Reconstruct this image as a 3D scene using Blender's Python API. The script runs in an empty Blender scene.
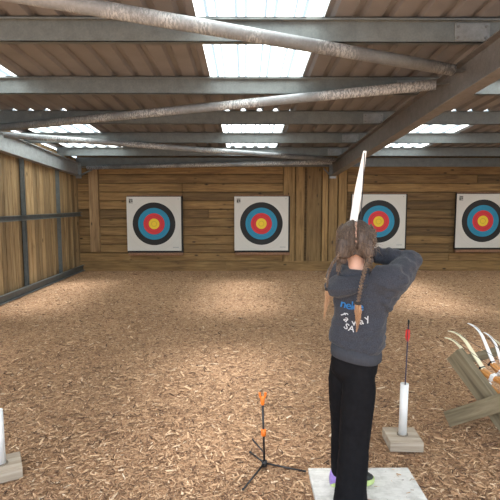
import bpy, bmesh, math, random
import numpy as np
from mathutils import Vector, Matrix, Euler, noise
from mathutils.bvhtree import BVHTree

random.seed(7); rng = np.random.default_rng(7)
S = bpy.context.scene
COL = S.collection
PI = math.pi

# ------------------------------------------------------------------ camera
F_PX, H_CAM = 480.0, 1.55
PITCH, YAW = math.atan(47/480), math.atan(4/480)
cam_d = bpy.data.cameras.new('camera'); cam = bpy.data.objects.new('camera', cam_d); COL.objects.link(cam)
cam.location = (0, 0, H_CAM); cam.rotation_euler = (PI/2-PITCH, 0, -YAW)
cam_d.sensor_width = 36; cam_d.lens = 36*F_PX/500; cam_d.clip_start = .05; cam_d.clip_end = 200
S.camera = cam

def ray(px, py):
    x, y = (px-250)/F_PX, -(py-250)/F_PX
    c, s = math.cos(PITCH), math.sin(PITCH)
    d = (x, c+y*s, -s+y*c)
    cy, sy = math.cos(-YAW), math.sin(-YAW)
    d = (d[0]*cy-d[1]*sy, d[0]*sy+d[1]*cy, d[2])
    return d[0]/d[1], d[2]/d[1]
def at(px, py, Y):
    a, b = ray(px, py); return Vector((a*Y, Y, H_CAM+b*Y))

# ------------------------------------------------------------------ materials
def new_mat(name):
    m = bpy.data.materials.new(name); m.use_nodes = True
    nt = m.node_tree; b = nt.nodes['Principled BSDF']
    return m, nt, b
def ramp(nt, fac, stops):
    r = nt.nodes.new('ShaderNodeValToRGB'); e = r.color_ramp.elements
    while len(e) < len(stops): e.new(.5)
    for k, (p, c) in enumerate(stops): e[k].position = p; e[k].color = (*c, 1)
    nt.links.new(fac, r.inputs[0]); return r.outputs[0]
def coords(nt, scale=(1,1,1), kind='Object', rot=(0,0,0)):
    t = nt.nodes.new('ShaderNodeTexCoord'); mp = nt.nodes.new('ShaderNodeMapping')
    mp.inputs['Scale'].default_value = scale; mp.inputs['Rotation'].default_value = rot
    nt.links.new(t.outputs[kind], mp.inputs[0]); return mp.outputs[0]
def tex_noise(nt, vec, scale=5, detail=4, rough=.6, dist=0):
    n = nt.nodes.new('ShaderNodeTexNoise'); n.inputs['Scale'].default_value = scale
    n.inputs['Detail'].default_value = detail; n.inputs['Roughness'].default_value = rough
    n.inputs['Distortion'].default_value = dist
    nt.links.new(vec, n.inputs['Vector']); return n.outputs['Fac']
def mixc(nt, fac, a, b, mode='MIX'):
    m = nt.nodes.new('ShaderNodeMix'); m.data_type = 'RGBA'; m.blend_type = mode
    for sock, v in ((m.inputs[0], fac), (m.inputs[6], a), (m.inputs[7], b)):
        if hasattr(v, 'is_linked'): nt.links.new(v, sock)
        elif isinstance(v, tuple): sock.default_value = (*v, 1) if len(v) == 3 else v
        else: sock.default_value = v
    return m.outputs[2]
def attr(nt, name):
    a = nt.nodes.new('ShaderNodeAttribute'); a.attribute_name = name; return a.outputs['Fac']
def bump(nt, b, h, strength=.3, dist=.01):
    n = nt.nodes.new('ShaderNodeBump'); n.inputs['Strength'].default_value = strength
    n.inputs['Distance'].default_value = dist
    nt.links.new(h, n.inputs['Height']); nt.links.new(n.outputs[0], b.inputs['Normal'])
def simple(name, col, rough=.6, metal=0, var=.15, scale=20, bmp=0, stretch=(1,1,1), coat=0, spec=.5):
    m, nt, b = new_mat(name)
    v = coords(nt, stretch); n = tex_noise(nt, v, scale)
    lo = tuple(c*(1-var) for c in col); hi = tuple(min(1, c*(1+var)) for c in col)
    nt.links.new(ramp(nt, n, [(.3, lo), (.7, hi)]), b.inputs['Base Color'])
    b.inputs['Roughness'].default_value = rough; b.inputs['Metallic'].default_value = metal
    b.inputs['Coat Weight'].default_value = coat; b.inputs['Specular IOR Level'].default_value = spec
    if bmp: bump(nt, b, n, bmp)
    return m
def wood(name, stops, axis='x', rough=.75, grain=1.0):
    """planks: grain stretched along one axis, each plank its own tone (attribute 'tone')"""
    m, nt, b = new_mat(name)
    st = {'x': (.5, 7, 7), 'z': (7, 7, .5), 'y': (7, .5, 7)}[axis]
    v = coords(nt, st)
    off = nt.nodes.new('ShaderNodeVectorMath'); off.operation = 'ADD'
    cx = nt.nodes.new('ShaderNodeCombineXYZ'); mul = nt.nodes.new('ShaderNodeMath'); mul.operation = 'MULTIPLY'
    mul.inputs[1].default_value = 37; t = attr(nt, 'tone'); nt.links.new(t, mul.inputs[0])
    for k in range(3): nt.links.new(mul.outputs[0], cx.inputs[k])
    nt.links.new(v, off.inputs[0]); nt.links.new(cx.outputs[0], off.inputs[1])
    g = tex_noise(nt, off.outputs[0], 3.2*grain, 6, .65, .6)
    c = ramp(nt, g, [(.28, stops[0]), (.5, stops[1]), (.72, stops[2])])
    br = nt.nodes.new('ShaderNodeMapRange'); br.inputs['To Min'].default_value = .55; br.inputs['To Max'].default_value = 1.25
    nt.links.new(t, br.inputs[0])
    cc = nt.nodes.new('ShaderNodeCombineColor')
    for k in range(3): nt.links.new(br.outputs[0], cc.inputs[k])
    c2 = mixc(nt, 1.0, c, cc.outputs[0], 'MULTIPLY')
    # knots
    vk = coords(nt, {'x': (1.2, 3, 3), 'z': (3, 3, 1.2), 'y': (3, 1.2, 3)}[axis])
    vo = nt.nodes.new('ShaderNodeTexVoronoi'); vo.inputs['Scale'].default_value = 1.8
    nt.links.new(vk, vo.inputs['Vector'])
    kn = ramp(nt, vo.outputs['Distance'], [(.05, (1,1,1)), (.13, (0,0,0))])
    c3 = mixc(nt, kn, c2, tuple(x*.35 for x in stops[0]))
    nt.links.new(c3, b.inputs['Base Color']); b.inputs['Roughness'].default_value = rough
    bump(nt, b, g, .25, .004)
    return m
def galvanised(name, col, streak=None, rough=.42, metal=.55, axis_scale=(1,1,1)):
    m, nt, b = new_mat(name)
    v = coords(nt, axis_scale)
    n = tex_noise(nt, v, 9, 6, .7); n2 = tex_noise(nt, v, 60, 3, .6)
    c = ramp(nt, n, [(.3, tuple(x*.72 for x in col)), (.7, tuple(min(1, x*1.2) for x in col))])
    c = mixc(nt, .25, c, ramp(nt, n2, [(.35, tuple(x*.7 for x in col)), (.65, tuple(min(1, x*1.3) for x in col))]))
    if streak:
        v2 = coords(nt, streak); s = tex_noise(nt, v2, 6, 5, .75)
        f = ramp(nt, s, [(.47, (0,0,0)), (.55, (1,1,1))])
        v3 = coords(nt, (1,1,1)); s3 = tex_noise(nt, v3, 1.6, 2, .5)
        f3 = ramp(nt, s3, [(.44, (0,0,0)), (.54, (1,1,1))])
        ff = mixc(nt, 1.0, f, f3, 'MULTIPLY')
        c = mixc(nt, ff, c, (.53, .55, .57))
    nt.links.new(c, b.inputs['Base Color'])
    b.inputs['Roughness'].default_value = rough; b.inputs['Metallic'].default_value = metal
    bump(nt, b, n2, .06, .002)
    return m

M = {}
M['plank'] = wood('horizontal plank wood', [(.095,.050,.018), (.215,.125,.046), (.32,.20,.080)], 'x')
M['board'] = wood('vertical board wood', [(.16,.095,.042), (.34,.225,.11), (.46,.33,.175)], 'z')
M['boardback'] = wood('vertical cladding wood', [(.115,.065,.024), (.235,.145,.056), (.34,.215,.09)], 'z')
M['postwood'] = wood('rough post wood', [(.10,.055,.025), (.22,.135,.065), (.32,.21,.11)], 'z')
M['weathered'] = wood('weathered timber', [(.11,.085,.05), (.225,.185,.115), (.33,.28,.185)], 'x', .85)
M['block'] = wood('pale sawn block', [(.26,.205,.15), (.42,.345,.265), (.53,.46,.37)], 'x', .85)
M['ledge'] = simple('ledge wood', (.25,.13,.075), .8, 0, .3, 30, .1)
M['steel'] = galvanised('galvanised steel', (.135,.155,.16), metal=.25)
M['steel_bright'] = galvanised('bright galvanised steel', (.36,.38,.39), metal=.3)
M['rafter'] = galvanised('stained galvanised steel', (.215,.20,.19), rough=.6, metal=.35)
M['tube'] = galvanised('scraped galvanised tube', (.225,.24,.255), streak=(12,2,5), rough=.55, metal=.15)
M['plate'] = galvanised('steel plate', (.25,.265,.27))
M['bolt'] = simple('bolt steel', (.20,.20,.20), .5, .7)
M['sheet'] = simple('brown lined roof sheet', (.20,.19,.192), .62, 0, .10, 3, 0)
M['rubber'] = simple('black foam backing', (.016,.015,.015), .8)
M['pvc'] = simple('white plastic pipe', (.80,.81,.81), .35, 0, .05, 8)
M['black'] = simple('black fibreglass', (.012,.012,.014), .45)
M['orange'] = simple('bright orange plastic', (.85,.20,.02), .45, 0, .1)
M['red'] = simple('red vane plastic', (.62,.035,.03), .5)
M['shaft'] = simple('dark purple arrow shaft', (.035,.022,.05), .4)
M['limb_white'] = simple('white bow limb', (.86,.87,.88), .3, 0, .03, 6)
M['limb_cream'] = simple('cream bow limb', (.78,.73,.52), .35, 0, .05, 6)
M['riser'] = simple('orange brown riser wood', (.50,.22,.055), .4, 0, .35, 9, 0, (6,6,1), .3)
M['string'] = simple('dark bowstring', (.03,.03,.035), .7)
M['bstring'] = simple('black bowstring', (.03,.03,.035), .7)
M['skin'] = simple('skin', (.58,.345,.255), .55, 0, .08, 15)
M['lips'] = simple('lips', (.45,.17,.15), .5)
M['eyew'] = simple('eye white', (.75,.73,.70), .3)
M['iris'] = simple('iris', (.06,.04,.025), .2)
M['legging'] = simple('black leggings cloth', (.0065,.0065,.008), .85, 0, .25, 40, .08, spec=.12)
M['shoe'] = simple('black shoe mesh', (.018,.022,.020), .7, 0, .3, 60, .1)
M['purple'] = simple('purple shoe heel', (.34,.22,.62), .55)
M['lime'] = simple('lime green sole', (.50,.62,.24), .5)
M['blueprint'] = simple('blue print', (.03,.25,.62), .6)
M['whiteprint'] = simple('white print', (.72,.75,.78), .6)
M['tie'] = simple('dark hair tie', (.012,.012,.012), .7)
M['ink'] = simple('black ink', (.02,.022,.02), .7)
M['inkgrey'] = simple('grey ink', (.28,.30,.33), .7)
M['pin'] = simple('steel pin', (.3,.28,.26), .4, .8)

def hair_mat(name, lo, mid, hi, st=(60,60,4)):
    m, nt, b = new_mat(name)
    n = tex_noise(nt, coords(nt, st), 3, 5, .7)
    nt.links.new(ramp(nt, n, [(.3, lo), (.5, mid), (.72, hi)]), b.inputs['Base Color'])
    b.inputs['Roughness'].default_value = .55; bump(nt, b, n, .5, .003)
    return m
M['hair'] = hair_mat('brown hair', (.016,.010,.008), (.052,.034,.025), (.135,.092,.066))
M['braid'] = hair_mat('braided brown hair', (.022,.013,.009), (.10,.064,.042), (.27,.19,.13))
M['blonde'] = hair_mat('bleached hair ends', (.17,.088,.042), (.36,.205,.11), (.55,.38,.24))

def hoodie_mat():
    m, nt, b = new_mat('charcoal sweatshirt fleece')
    n = tex_noise(nt, coords(nt), 220, 2, .6); n2 = tex_noise(nt, coords(nt), 9, 3, .6)
    c = ramp(nt, n, [(.3, (.020,.0225,.030)), (.7, (.051,.056,.072))])
    nt.links.new(c, b.inputs['Base Color']); b.inputs['Roughness'].default_value = .9
    b.inputs['Sheen Weight'].default_value = .12; b.inputs['Specular IOR Level'].default_value = .2
    mx = nt.nodes.new('ShaderNodeMath'); mx.operation = 'MULTIPLY_ADD'
    nt.links.new(n2, mx.inputs[0]); mx.inputs[1].default_value = 3.0; nt.links.new(n, mx.inputs[2])
    bump(nt, b, mx.outputs[0], .35, .006)
    return m
M['hoodie'] = hoodie_mat()
M['rib'] = simple('ribbed hem knit', (.032,.0355,.046), .9, 0, .25, 60, .3, (8,8,.4))

def skylight_mat():
    m = bpy.data.materials.new('translucent roof sheet'); m.use_nodes = True
    nt = m.node_tree; nt.nodes.clear()
    o = nt.nodes.new('ShaderNodeOutputMaterial'); t = nt.nodes.new('ShaderNodeBsdfTranslucent')
    d = nt.nodes.new('ShaderNodeBsdfDiffuse'); mx = nt.nodes.new('ShaderNodeMixShader')
    v = coords(nt, (3, .4, 3)); n = tex_noise(nt, v, 4, 4, .6)
    c = ramp(nt, n, [(.3, (.62,.62,.56)), (.7, (.74,.75,.71))])
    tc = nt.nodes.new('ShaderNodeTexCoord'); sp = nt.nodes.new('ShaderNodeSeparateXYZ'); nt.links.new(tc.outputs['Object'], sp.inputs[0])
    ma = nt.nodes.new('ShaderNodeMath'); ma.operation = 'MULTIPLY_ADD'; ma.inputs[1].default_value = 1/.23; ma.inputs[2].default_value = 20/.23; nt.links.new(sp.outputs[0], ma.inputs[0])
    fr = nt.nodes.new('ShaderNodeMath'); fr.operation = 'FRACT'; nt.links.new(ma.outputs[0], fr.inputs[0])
    W1, D1 = (1,1,1), (.17,.205,.235)      # bluish rib shading painted into the sheet colour along every rib
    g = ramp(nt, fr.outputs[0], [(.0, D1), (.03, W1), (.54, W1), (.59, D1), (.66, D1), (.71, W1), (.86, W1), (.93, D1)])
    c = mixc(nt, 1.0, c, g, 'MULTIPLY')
    nt.links.new(c, t.inputs['Color']); d.inputs['Color'].default_value = (.7,.72,.68,1)
    mx.inputs[0].default_value = .10
    nt.links.new(t.outputs[0], mx.inputs[1]); nt.links.new(d.outputs[0], mx.inputs[2])
    tr = nt.nodes.new('ShaderNodeBsdfTransparent'); m2 = nt.nodes.new('ShaderNodeMixShader'); m2.inputs[0].default_value = .38   # a little light passes straight through
    nt.links.new(mx.outputs[0], m2.inputs[1]); nt.links.new(tr.outputs[0], m2.inputs[2])
    nt.links.new(m2.outputs[0], o.inputs[0]); return m
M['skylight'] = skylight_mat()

def chips_mat():
    m, nt, b = new_mat('wood chip pieces')
    t = attr(nt, 'tone')
    c = ramp(nt, t, [(.0, (.05,.024,.014)), (.27, (.215,.115,.062)), (.58, (.50,.295,.160)), (.85, (.74,.50,.30)), (1., (.88,.73,.54))])
    n = tex_noise(nt, coords(nt), 90, 3)
    c2 = mixc(nt, .5, c, ramp(nt, n, [(.3, (.6,.6,.6)), (.7, (1,1,1))]), 'MULTIPLY')
    nt.links.new(c2, b.inputs['Base Color']); b.inputs['Roughness'].default_value = .85
    return m
M['chips'] = chips_mat()
def mulch_mat():
    m, nt, b = new_mat('bark mulch bed')
    v = coords(nt, (1,1,1)); v2 = coords(nt, (22, 70, 20)); v3 = coords(nt, (70, 24, 20), rot=(0,0,.6))
    n1 = tex_noise(nt, v2, 1, 5, .7, 1.0); n2 = tex_noise(nt, v3, 1, 5, .7, 1.0); n3 = tex_noise(nt, v, 1.1, 3)
    a = nt.nodes.new('ShaderNodeMath'); a.operation = 'ADD'; nt.links.new(n1, a.inputs[0]); nt.links.new(n2, a.inputs[1])
    hlf = nt.nodes.new('ShaderNodeMath'); hlf.operation = 'MULTIPLY'; hlf.inputs[1].default_value = .5; nt.links.new(a.outputs[0], hlf.inputs[0])
    c = ramp(nt, hlf.outputs[0], [(.34, (.08,.042,.024)), (.44, (.27,.155,.085)), (.54, (.51,.31,.17)), (.66, (.74,.52,.32))])
    c = mixc(nt, .6, c, ramp(nt, n3, [(.3, (.72,.68,.66)), (.7, (1,1,1))]), 'MULTIPLY')
    nt.links.new(c, b.inputs['Base Color']); b.inputs['Roughness'].default_value = .9
    bump(nt, b, hlf.outputs[0], .8, .02)
    return m
M['mulch'] = mulch_mat()
def mat_paint():
    m, nt, b = new_mat('white weathered board')
    v = coords(nt, (1,1,1)); n = tex_noise(nt, v, 14, 6, .7); n2 = tex_noise(nt, coords(nt, (3,40,3)), 3, 4, .7)
    c = ramp(nt, n, [(.3, (.52,.51,.48)), (.55, (.76,.75,.72))])
    c = mixc(nt, .35, c, ramp(nt, n2, [(.35, (.5,.48,.44)), (.55, (.85,.84,.82))]), 'MULTIPLY')
    nt.links.new(c, b.inputs['Base Color']); b.inputs['Roughness'].default_value = .7; bump(nt, b, n, .2, .003)
    return m
M['standmat'] = mat_paint()
def face_mat():
    """paper face: rings by distance from the centre of the sheet (local x, z)"""
    m, nt, b = new_mat('archery paper face')
    t = nt.nodes.new('ShaderNodeTexCoord'); sp = nt.nodes.new('ShaderNodeSeparateXYZ'); nt.links.new(t.outputs['Object'], sp.inputs[0])
    cb = nt.nodes.new('ShaderNodeCombineXYZ'); nt.links.new(sp.outputs[0], cb.inputs[0]); nt.links.new(sp.outputs[2], cb.inputs[2])
    ln = nt.nodes.new('ShaderNodeVectorMath'); ln.operation = 'LENGTH'; nt.links.new(cb.outputs[0], ln.inputs[0])
    r = nt.nodes.new('ShaderNodeValToRGB'); r.color_ramp.interpolation = 'CONSTANT'
    Y_, R_, B_, K_, W_ = (.80,.56,.035), (.62,.035,.045), (.02,.235,.40), (.013,.013,.014), (.62,.60,.565)
    line = lambda c, k: tuple(x*k for x in c)
    st = [(0, Y_), (.054, line(Y_, .55)), (.060, Y_), (.118, R_), (.178, line(R_, .7)), (.184, R_), (.240, B_),
          (.301, line(B_, .7)), (.307, B_), (.362, K_), (.487, W_), (.606, line(W_, .86)), (.610, W_)]
    e = r.color_ramp.elements
    while len(e) < len(st): e.new(.5)
    for k, (p, c) in enumerate(st): e[k].position = p; e[k].color = (*c, 1)
    nt.links.new(ln.outputs['Value'], r.inputs[0])
    nt.links.new(r.outputs[0], b.inputs['Base Color']); b.inputs['Roughness'].default_value = .7
    return m
M['face'] = face_mat()

# ------------------------------------------------------------------ mesh helpers
def nb(): return bmesh.new()
def box(bm, lo, hi, mat=None, tone=None, bev=0):
    lo, hi = Vector(lo), Vector(hi); c, s = (lo+hi)/2, hi-lo
    mm = Matrix.Translation(c) @ Matrix.Diagonal((*s, 1))
    if mat is not None: mm = mat @ mm
    r = bmesh.ops.create_cube(bm, size=1, matrix=mm)
    vs = r['verts']
    if bev:
        es = list({e for v in vs for e in v.link_edges})
        rr = bmesh.ops.bevel(bm, geom=es, offset=bev, segments=2, affect='EDGES', profile=.5)
        vs = list({v for f in rr['faces'] for v in f.verts} | {v for v in vs if v.is_valid})
        # whole island
        vs = island(vs)
    if tone is not None: set_tone(bm, vs, tone)
    return vs
def island(vs):
    seen = set(vs); st = list(vs)
    while st:
        v = st.pop()
        for e in v.link_edges:
            o = e.other_vert(v)
            if o not in seen: seen.add(o); st.append(o)
    return list(seen)
def set_tone(bm, vs, t):
    l = bm.verts.layers.float.get('tone') or bm.verts.layers.float.new('tone')
    for v in vs: v[l] = t
def tone_layer(bm):
    return bm.verts.layers.float.get('tone') or bm.verts.layers.float.new('tone')
def loft(bm, rings, cap=True, closed=True):
    vr = [[bm.verts.new(p) for p in r] for r in rings]
    n = len(vr[0])
    for a, b in zip(vr, vr[1:]):
        for k in range(n if closed else n-1):
            bm.faces.new((a[k], a[(k+1) % n], b[(k+1) % n], b[k]))
    if cap and closed:
        bm.faces.new(vr[0][::-1]); bm.faces.new(vr[-1])
    return [v for r in vr for v in r]
def tube(bm, pts, rad, n=12, cap=True, flat=1.0, up=None):
    """swept round (or flattened) tube along points, a radius per point"""
    pts = [Vector(p) for p in pts]
    if not hasattr(rad, '__len__'): rad = [rad]*len(pts)
    rings = []; t0 = (pts[1]-pts[0]).normalized()
    ref = Vector(up) if up else (Vector((0,0,1)) if abs(t0.z) < .9 else Vector((0,1,0)))
    u = (ref - t0*ref.dot(t0)).normalized()
    for k, p in enumerate(pts):
        t = (pts[min(k+1, len(pts)-1)] - pts[max(k-1, 0)]).normalized()
        u = (u - t*u.dot(t)).normalized(); w = t.cross(u)
        rings.append([p + u*(math.cos(a)*rad[k]*flat) + w*(math.sin(a)*rad[k]) for a in [2*PI*i/n for i in range(n)]])
    return loft(bm, rings, cap)
def smooth_path(pts, n=8):
    """Catmull-Rom through points"""
    P = [Vector(p) for p in pts]; out = []
    for i in range(len(P)-1):
        p0, p1, p2, p3 = P[max(i-1,0)], P[i], P[i+1], P[min(i+2, len(P)-1)]
        for j in range(n):
            t = j/n
            out.append(.5*((2*p1)+(p2-p0)*t+(2*p0-5*p1+4*p2-p3)*t*t+(-p0+3*p1-3*p2+p3)*t**3))
    out.append(P[-1]); return out
def ellipsoid(bm, c, r, rot=None, u=24, v=16):
    m = Matrix.Translation(c) @ (rot.to_4x4() if rot else Matrix()) @ Matrix.Diagonal((*r, 1))
    return bmesh.ops.create_uvsphere(bm, u_segments=u, v_segments=v, radius=1, matrix=m)['verts']
def mesh_obj(name, me, mat, parent=None, smooth=False):
    o = bpy.data.objects.new(name, me); COL.objects.link(o)
    if mat: me.materials.clear(); me.materials.append(mat)
    if smooth:
        me.polygons.foreach_set('use_smooth', [True]*len(me.polygons))
    if parent: o.parent = parent
    return o
def obj(name, bm, mat, parent=None, smooth=False, base=None, fix=True):
    """links the bmesh as ONE mesh object; base shifts world geometry into the parent's frame"""
    if fix: bmesh.ops.recalc_face_normals(bm, faces=bm.faces)
    if base is not None: bmesh.ops.translate(bm, verts=bm.verts, vec=-Vector(base))
    me = bpy.data.meshes.new(name); bm.to_mesh(me); bm.free()
    return mesh_obj(name, me, mat, parent, smooth)
def union(name, bm, mat, parent, voxel, smooth=4, base=None, disp=None):
    """one continuous skin over overlapping closed pieces"""
    bmesh.ops.recalc_face_normals(bm, faces=bm.faces)
    me = bpy.data.meshes.new('tmp'); bm.to_mesh(me); bm.free()
    o = bpy.data.objects.new('tmp', me); COL.objects.link(o)
    r = o.modifiers.new('r', 'REMESH'); r.mode = 'VOXEL'; r.voxel_size = voxel; r.use_smooth_shade = True
    s = o.modifiers.new('s', 'SMOOTH'); s.factor = .5; s.iterations = smooth
    dg = bpy.context.evaluated_depsgraph_get(); dg.update()
    me2 = bpy.data.meshes.new_from_object(o.evaluated_get(dg)); me2.name = name
    bpy.data.objects.remove(o); bpy.data.meshes.remove(me)
    if disp or base is not None:
        for v in me2.vertices:
            if disp: v.co += disp(v.co, v.normal)
        if base is not None:
            for v in me2.vertices: v.co -= Vector(base)
    return mesh_obj(name, me2, mat, parent, True)
def tag(o, label=None, cat=None, group=None, kind=None):
    if label: o['label'] = label
    if cat: o['category'] = cat
    if group: o['group'] = group
    if kind: o['kind'] = kind
    return o
def thing(name, loc, label, cat, group=None, rotz=0):
    o = bpy.data.objects.new(name, None); COL.objects.link(o); o.empty_display_size = .1
    o.location = loc; o.rotation_euler = (0, 0, rotz)
    return tag(o, label, cat, group)
def struct(name, bm, mat, smooth=False):
    return tag(obj(name, bm, mat, None, smooth), kind='structure')
KIDS = {}
def copy_tree(o, parent=None):
    c = o.copy(); COL.objects.link(c)
    if parent: c.parent = parent
    for ch in list(o.children): copy_tree(ch, c)
    return c

# ------------------------------------------------------------------ the shelter
XL, XR = -3.86, 7.95
Y_BACK, Y_FRONT = 11.1, .5
SL = .055; A0 = 1.5                      # roof falls gently to the back
def zb(Y): return H_CAM + A0 - SL*Y      # underside of the purlins
PUR_H = .172
def zs(Y): return zb(Y) + PUR_H + .004   # underside of the sheets

# floor: a gently uneven bed of bark
def ground(x, y):
    return .012*noise.noise(Vector((x*1.3, y*1.3, 0))) + .006*noise.noise(Vector((x*4, y*4, 3)))
bm = nb()
nx, ny = 150, 170
X = np.linspace(-9, 9, nx); Yg = np.concatenate([np.linspace(-8, 1.5, 20), np.linspace(1.6, Y_BACK+.1, ny-20)])
gv = [[bm.verts.new((x, y, ground(x, y)-.02)) for x in X] for y in Yg]
for j in range(ny-1):
    for i in range(nx-1): bm.faces.new((gv[j][i], gv[j][i+1], gv[j+1][i+1], gv[j+1][i]))
struct('floor', bm, M['mulch'], True)

# loose chips lying on the bed: uncountable
KEEP = [(-1.42, -1.29, 2.55, 2.76), (.9, 1.12, 2.86, 3.09), (.36, .95, 1.9, 2.67)]
def chips(name, n, ylo, yhi, power, size, xmargin, clear=True):
    u = rng.random(n*2); y = ylo + (yhi-ylo)*u**power
    hw = (y*.56+xmargin); x = (rng.random(n*2)*2-1)*hw
    ok = (x > XL+.1) & (x < XR-.1)
    if clear:
        for a, b, c, d in KEEP: ok &= ~((x > a-.01) & (x < b+.01) & (y > c-.01) & (y < d+.01))
    onb = (x > .37) & (x < .94) & (y < 2.66) & (rng.random(len(x)) < .05*np.clip((x-.30)/.4, .25, 1)); ok |= onb
    x, y = x[ok][:n], y[ok][:n]; onb = onb[ok][:n]; n = len(x)
    gz = np.array([ground(a, b) for a, b in zip(x, y)])
    L = size*rng.lognormal(0, .45, n)*np.where(onb, .55, 1); W = L*rng.uniform(.08, .26, n); T = np.minimum(W*.5, .004)*rng.uniform(.6, 1.3, n)
    yaw = rng.random(n)*2*PI; pit = rng.normal(0, .20, n); rol = rng.normal(0, .35, n)
    base = np.array([[-1,-.7,0],[1,-1,0],[.8,1,0],[-1,.8,0],[-.9,-.6,1],[.9,-.8,1],[.7,.8,1],[-.9,.7,1]], float)
    loc = base[None]*np.stack([L/2, W/2, T], 1)[:, None, :]
    cx_, sx_ = np.cos(rol)[:,None], np.sin(rol)[:,None]
    yy = loc[...,1]*cx_ - loc[...,2]*sx_; zz = loc[...,1]*sx_ + loc[...,2]*cx_; xx = loc[...,0]
    cp, sp = np.cos(pit)[:,None], np.sin(pit)[:,None]
    x2 = xx*cp + zz*sp; z2 = -xx*sp + zz*cp
    cy_, sy_ = np.cos(yaw)[:,None], np.sin(yaw)[:,None]
    vx = x2*cy_ - yy*sy_ + x[:,None]; vy = x2*sy_ + yy*cy_ + y[:,None]
    lift = rng.uniform(-.018, -.002, n)
    gz = np.where(onb, .0225, gz); pit = pit
    vz = z2 + (gz+lift)[:,None] 
    co = np.stack([vx, vy, vz], -1).reshape(-1, 3).astype(np.float32)
    fq = np.array([[4,5,6,7],[0,1,5,4],[1,2,6,5],[2,3,7,6],[3,0,4,7]])
    faces = (fq[None] + (np.arange(n)*8)[:,None,None]).reshape(-1)
    me = bpy.data.meshes.new(name); nf = n*5
    me.vertices.add(n*8); me.vertices.foreach_set('co', co.ravel())
    me.loops.add(nf*4); me.loops.foreach_set('vertex_index', faces.astype(np.int32))
    me.polygons.add(nf); me.polygons.foreach_set('loop_start', np.arange(nf, dtype=np.int32)*4)
    me.update(calc_edges=True)
    at_ = me.attributes.new('tone', 'FLOAT', 'POINT')
    tone = np.clip(rng.beta(2.1, 2.0, n), 0, 1)
    at_.data.foreach_set('value', np.repeat(tone, 8).astype(np.float32))
    return tag(mesh_obj(name, me, M['chips']), 'tan and brown wood chips strewn over the whole range floor', 'wood chips', kind='stuff')
chips('wood_chips', 150000, 1.7, 10.9, 1.6, .024, 1.1)

# back wall: horizontal planks with two vertical-board bays
LIGHT_ROW = {9: .98, 0: .8}
bm = nb(); tone_layer(bm)
ROW = .2
def plank_rows(x0, x1, y0, seed):
    r = random.Random(seed)
    for k in range(13):
        z0, z1 = k*ROW+.008, (k+1)*ROW-.008
        x = x0
        while x < x1-.02:
            e = min(x1, x + r.choice([2.4, 3.0, 3.6, 4.8]))
            if x1-e < .5: e = x1
            box(bm, (x+.002, y0, z0-.15 if k == 0 else z0), (e-.002, y0+.04, z1), tone=LIGHT_ROW.get(k, r.choice((.0, .2, .35, .5, .65, .95))), bev=.009)
            x = e
plank_rows(XL, .86, Y_BACK, 3); plank_rows(2.33, XR, Y_BACK, 5)
box(bm, (XL, Y_BACK+.04, -.1), (XR, Y_BACK+.07, 2.62), tone=.0)
struct('wall_back', bm, M['plank'])
bm = nb(); tone_layer(bm)
for a, b, t, dy in [(.86,1.14,.62,.03), (1.145,1.36,.55,.03), (1.40,1.75,.22,.0), (1.755,1.9,.72,.03), (1.905,2.12,.42,.02), (2.125,2.33,.55,.03)]:
    box(bm, (a, Y_BACK-dy, -.1), (b-.016, Y_BACK+.04, 2.6), tone=min(1, t*1.45), bev=.006)
struct('trim_1', bm, M['boardback'])
bm = nb(); tone_layer(bm)
x = XL
while x < XR:
    e = min(XR, x+3.4); box(bm, (x, Y_BACK-.045, -.08), (e-.006, Y_BACK-.002, .205), tone=random.uniform(.62, .9), bev=.005); x = e
struct('baseboard_back', bm, M['plank'])

# left wall: upright boards; unseen right wall added likewise, to enclose the light
def board_wall(name, x, y0, y1, sgn, seed):
    bm = nb(); tone_layer(bm); r = random.Random(seed); y = y0
    while y < y1:
        e = min(y1, y+r.uniform(.13, .17)); d = r.uniform(0, .012)
        xa, xb = sorted((x - sgn*.03, x + sgn*d))
        box(bm, (xa, y+.006, -.1), (xb, e-.006, zb((y+e)/2)+.12), tone=r.uniform(.1, 1), bev=.005); y = e
    xa, xb = sorted((x - sgn*.05, x - sgn*.03)); box(bm, (xa, y0, -.1), (xb, y1, zb(y1)+.1), tone=.0)
    return struct(name, bm, M['board'])
board_wall('wall_left', XL, 3.0, Y_BACK+.03, 1, 11)
board_wall('wall_right_added', XR, 3.0, Y_BACK+.03, -1, 12)

# roof sheets: trapezoid ribs running front to back
PITCH_R = .23
def rib_z(x):
    t = ((x+20) % PITCH_R)
    if t < .135: return 0.0
    if t < .16: return .034*(t-.135)/.025
    if t < .205: return .034
    return .034*(PITCH_R-t)/.025
def rib_xs(x0, x1):
    xs = {round(x0, 5), round(x1, 5)}; k = math.floor((x0+20)/PITCH_R)-1
    while k*PITCH_R-20 < x1+PITCH_R:
        for o in (0, .135, .16, .205):
            v = k*PITCH_R-20+o
            if x0 < v < x1: xs.add(round(v, 5))
        k += 1
    return sorted(xs)
def sheet(bm, x0, x1, y0, y1, dz=0, th=.0012):
    xs = rib_xs(x0, x1)
    for y0_, y1_ in [(y0, y1)]:
        rings = []
        for y in (y0_, y1_):
            lo = [Vector((x, y, zs(y)+rib_z(x)+dz)) for x in xs]
            hi = [Vector((x, y, zs(y)+rib_z(x)+dz+th)) for x in reversed(xs)]
            rings.append(lo+hi)
        loft(bm, rings)
PY = [3.981, 5.453, 6.962, 8.459, 9.929]
SKY = [(-3.63, -2.50), (-.39, .63), (2.66, 3.66), (5.75, 6.78)]
SKY_ROWS = [(2.9, PY[1]+.10), (PY[2]-.02, PY[4]+.06)]
bm = nb()
edges = [XL-.1]
for a, b in SKY: edges += [a, b]
edges.append(XR+.1)
for k in range(0, len(edges), 2): sheet(bm, edges[k], edges[k+1], Y_FRONT, Y_BACK+.12)
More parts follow.
